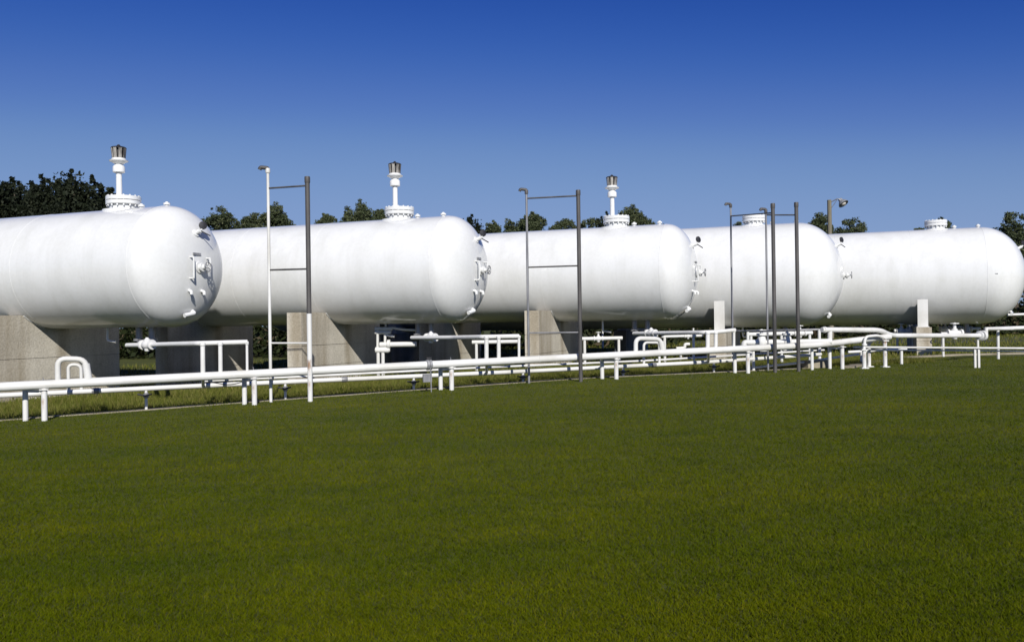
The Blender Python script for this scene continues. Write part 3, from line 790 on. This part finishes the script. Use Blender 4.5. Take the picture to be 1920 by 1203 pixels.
MB().lathe(hp_ - ha * 0.05, ha, [(0.16, 0), (0.17, 0.1), (0.12, 0.19), (0.03, 0.22)], 18).build('lens', M['lens'], hd_)

# ------------------------------------------------------------------ trees
def leaf_mesh(name, C, size, mat, parent=None, origin=None, shade=None):
    """C (n,3) leaf centres, each a small randomly turned leaf-shaped quad"""
    n = len(C)
    a = RNG.normal(size=(n, 3)); a /= np.linalg.norm(a, axis=1)[:, None]
    b = RNG.normal(size=(n, 3)); b -= a * (a * b).sum(1)[:, None]; b /= np.linalg.norm(b, axis=1)[:, None]
    s = size * RNG.uniform(0.6, 1.4, n)[:, None]
    V = np.empty((n, 4, 3)); V[:, 0] = C - a * s; V[:, 1] = C - b * s * 0.5; V[:, 2] = C + a * s; V[:, 3] = C + b * s * 0.5
    me = bpy.data.meshes.new(name)
    me.vertices.add(n * 4); me.vertices.foreach_set('co', V.reshape(-1))
    me.loops.add(n * 4); me.loops.foreach_set('vertex_index', np.arange(n * 4))
    me.polygons.add(n); me.polygons.foreach_set('loop_start', np.arange(n) * 4)
    me.update(calc_edges=True)
    t = me.attributes.new('tint', 'FLOAT', 'POINT')
    tv = RNG.uniform(0, 1, n) if shade is None else np.clip(shade + RNG.normal(0, 0.16, n), 0, 1)
    t.data.foreach_set('value', np.repeat(tv, 4))
    me.materials.append(mat)
    o = bpy.data.objects.new(name, me); COL.objects.link(o)
    if parent: o.parent = parent
    return o
def tree(label, u, top, wpx, depth, style, group='trees behind the tanks', dens=1.0):
    pt_ = at(u, top, depth); gz = ground_z(pt_.x); h = pt_.z - gz; w = wpx * depth / FPX / 2
    root = thing({'conifer': 'conifer_tree'}.get(style, 'broadleaf_tree'), label, 'tree', (pt_.x, pt_.y, gz), group)
    mb = MB(); lean = Vector((random.uniform(-0.3, 0.3), random.uniform(-0.3, 0.3), 0))
    mb.tube([Vector((pt_.x, pt_.y, gz - 0.2)), Vector((pt_.x, pt_.y, gz + h * 0.4)) + lean * 0.4, Vector((pt_.x, pt_.y, gz + h * 0.93)) + lean], [0.026 * h, 0.018 * h, 0.03], 8)
    cl = []; ch = min(max(w * 0.95, 0.8), h * 0.3); cz = h - ch
    def blob(n, cx, cy, c_z, rx, rz, r0, r1, fill=0.55):
        for _ in range(n):
            v = Vector((random.gauss(0, 1), random.gauss(0, 1), random.gauss(0, 1))).normalized() * (fill + (1.0 - fill) * random.random() ** 0.6)
            cl.append((cx + v.x * rx, cy + v.y * rx, c_z + v.z * rz, random.uniform(r0, r1)))
    if style == 'conifer':
        blob(int(80 + 34 * w), 0, 0, h * 0.56, w * 1.25, h * 0.375, 0.40, 0.75, 0.45)
        tips = [(0.0, 0.0, 1.0)] + [(random.uniform(-0.95, 0.95), random.uniform(-0.5, 0.5), random.uniform(0.93, 0.975)) for _ in range(max(3, int(w * 3.0)))]
        for tx, ty, tt in tips:
            for k in range(13):
                f = k / 12; z = h * tt - f * h * 0.26 - 0.05
                r = 0.10 + 0.62 * f ** 0.7; an = random.uniform(0, 6.28)
                cl.append((tx * w + r * 0.5 * math.cos(an), ty * w + r * 0.5 * math.sin(an), z, 0.10 + 0.36 * f))
    elif style == 'dome':
        blob(int(70 + 40 * w), 0, 0, h - w * 0.9, w, w * 0.84, 0.18, 0.30, 0.7)
        blob(60, 0, 0, h - w * 1.9, w * 1.2, w, 0.4, 0.7, 0.4)
    else:
        lobes = [(0, 0, 0.50, 0.50)] + [(math.cos(a_) * random.uniform(0.35, 0.62), math.sin(a_) * random.uniform(0.35, 0.62), random.uniform(-0.5, 0.30), random.uniform(0.36, 0.54)) for a_ in [6.28 * i / 7 + random.uniform(-0.4, 0.4) for i in range(7)]]
        for lx, ly, lz, lr in lobes:
            blob(int(7 + 7 * w), lx * w, ly * w, cz + lz * ch, lr * w, lr * ch * 0.95, 0.13 + 0.03 * w, 0.24 + 0.06 * w, 0.35)
            blob(3, lx * w, ly * w, cz + lz * ch, lr * w * 1.02, lr * ch * 1.0, 0.10, 0.18, 0.85)       # ragged twigs
            b0 = Vector((pt_.x, pt_.y, gz + h * random.uniform(0.35, 0.55))) + lean * 0.4; e0 = Vector((pt_.x + lx * w, pt_.y + ly * w, gz + cz + lz * ch))
            mb.tube([b0, b0.lerp(e0, 0.5) + UP * 0.15, e0], [0.010 * h, 0.006 * h, 0.02], 6)
        blob(int(34 + 10 * w), 0, 0, cz - ch * 1.1, w * 1.25, ch * 1.1, 0.35, 0.6, 0.35)
    mb.build('trunk', M['bark'], root)
    C = []; S = []
    for (x, y, z, r) in cl:
        m_ = int(22 + 170 * min(r, 0.7))
        g = np.clip(RNG.normal(size=(m_, 3)), -1.5, 1.5) * np.array([1, 1, 0.8 if style != 'conifer' else 1.2]) * r * 0.55
        C.append(g + np.array([x, y, z])); S.append(np.full(m_, random.uniform(0.2, 0.8)))
    C = np.concatenate(C); S = np.concatenate(S)
    leaf_mesh('crown', C, {'conifer': 0.10, 'dome': 0.08}.get(style, 0.08), M['needle'] if style == 'conifer' else M['leaf'], root, shade=S)
    return root
TR = [(-150, 340, 170, 47, 'conifer', 'dark tree half outside the left edge of the photo'), (-55, 336, 170, 46, 'conifer', 'dark tree at the left edge of the photo'),
      (22, 334, 120, 46, 'conifer', 'dark bushy tree above the left part of the leftmost tank'), (76, 329, 110, 48, 'conifer', 'dark tree with a crooked tip, left of the tallest dark tree'),
      (58, 341, 190, 50, 'conifer', 'wide dark tree filling the gaps at the far left'), (160, 346, 150, 51, 'conifer', 'wide dark tree low behind the tallest dark tree'),
      (132, 320, 100, 46, 'conifer', 'tallest dark tree left of the first relief stack'), (190, 346, 80, 47, 'conifer', 'dark tree right behind the first relief stack'),
      (410, 388, 88, 70, 'broad', 'grey green tree just right of the leftmost tank head'), (474, 399, 44, 74, 'broad', 'small tree left of the white sprinkler pole'),
      (517, 380, 62, 70, 'broad', 'tree between the poles of the first sprinkler frame'), (612, 400, 42, 76, 'broad', 'small sparse tree right of the first thick dark pole'),
      (668, 374, 84, 70, 'broad', 'tall tree left of the second relief stack'), (712, 392, 40, 72, 'broad', 'small tree just behind the second relief stack'),
      (884, 403, 44, 72, 'pine', 'pointed tree right of the second tank head'), (924, 414, 46, 75, 'broad', 'low pale tree between two taller ones above the third tank'),
      (962, 408, 56, 72, 'broad', 'tree just left of the second sprinkler frame'), (996, 398, 50, 70, 'broad', 'tree behind the thin pole of the second sprinkler frame'),
      (1058, 411, 54, 80, 'dome', 'smooth dome shaped tree left of the second thick dark pole'), (1112, 408, 74, 80, 'dome', 'wide dome shaped tree left of the third relief stack'),
      (1136, 397, 26, 78, 'pine', 'thin pointed tree left of the third relief stack'), (1180, 383, 70, 72, 'broad', 'tall tree behind the third relief stack'),
      (1216, 411, 40, 76, 'broad', 'low tree right of the third relief stack'), (1384, 418, 30, 80, 'broad', 'tree tip showing above the fourth tank'),
      (1538, 401, 58, 72, 'broad', 'tree behind the wooden light pole'), (1600, 405, 84, 74, 'broad', 'broad tree right of the wooden light pole'),
      (1722, 426, 26, 80, 'broad', 'small low bush crown left of the last manhole'), (1764, 409, 60, 74, 'broad', 'tree behind the manhole of the rightmost tank'),
      (1902, 396, 92, 60, 'broad', 'dark tall tree at the right edge above the last tank head'), (1985, 385, 130, 60, 'broad', 'tall tree just outside the right edge'),
      (450, 418, 50, 82, 'broad', 'low tree far behind, between the first tank head and the white pole'), (1240, 420, 40, 84, 'broad', 'lowest tree tip above the right end of the third tank')]
for (u, top, w, D, st, l) in TR:
    tree(l, u, top, w, D, 'conifer' if st == 'pine' else st, 'dark trees at the left' if st == 'conifer' else 'trees behind the tanks')
# bushes at the wood's edge, one mass
nb = 60000
bx = RNG.uniform(-42, 48, nb); by = 43 + RNG.uniform(-1.6, 9, nb) + 0.12 * np.abs(bx)
hb = 1.7 + 0.7 * np.sin(bx * 0.9) + 0.5 * np.sin(bx * 2.3 + 1) + 0.3 * np.sin(bx * 5.1)
by = by + (bx > 9) * 9.5
bz = GZ(bx) + hb * RNG.uniform(0, 1, nb) ** 0.7
hs = leaf_mesh('undergrowth', np.stack([bx, by, bz], 1), 0.17, M['bush'])
tag(hs, kind='stuff')
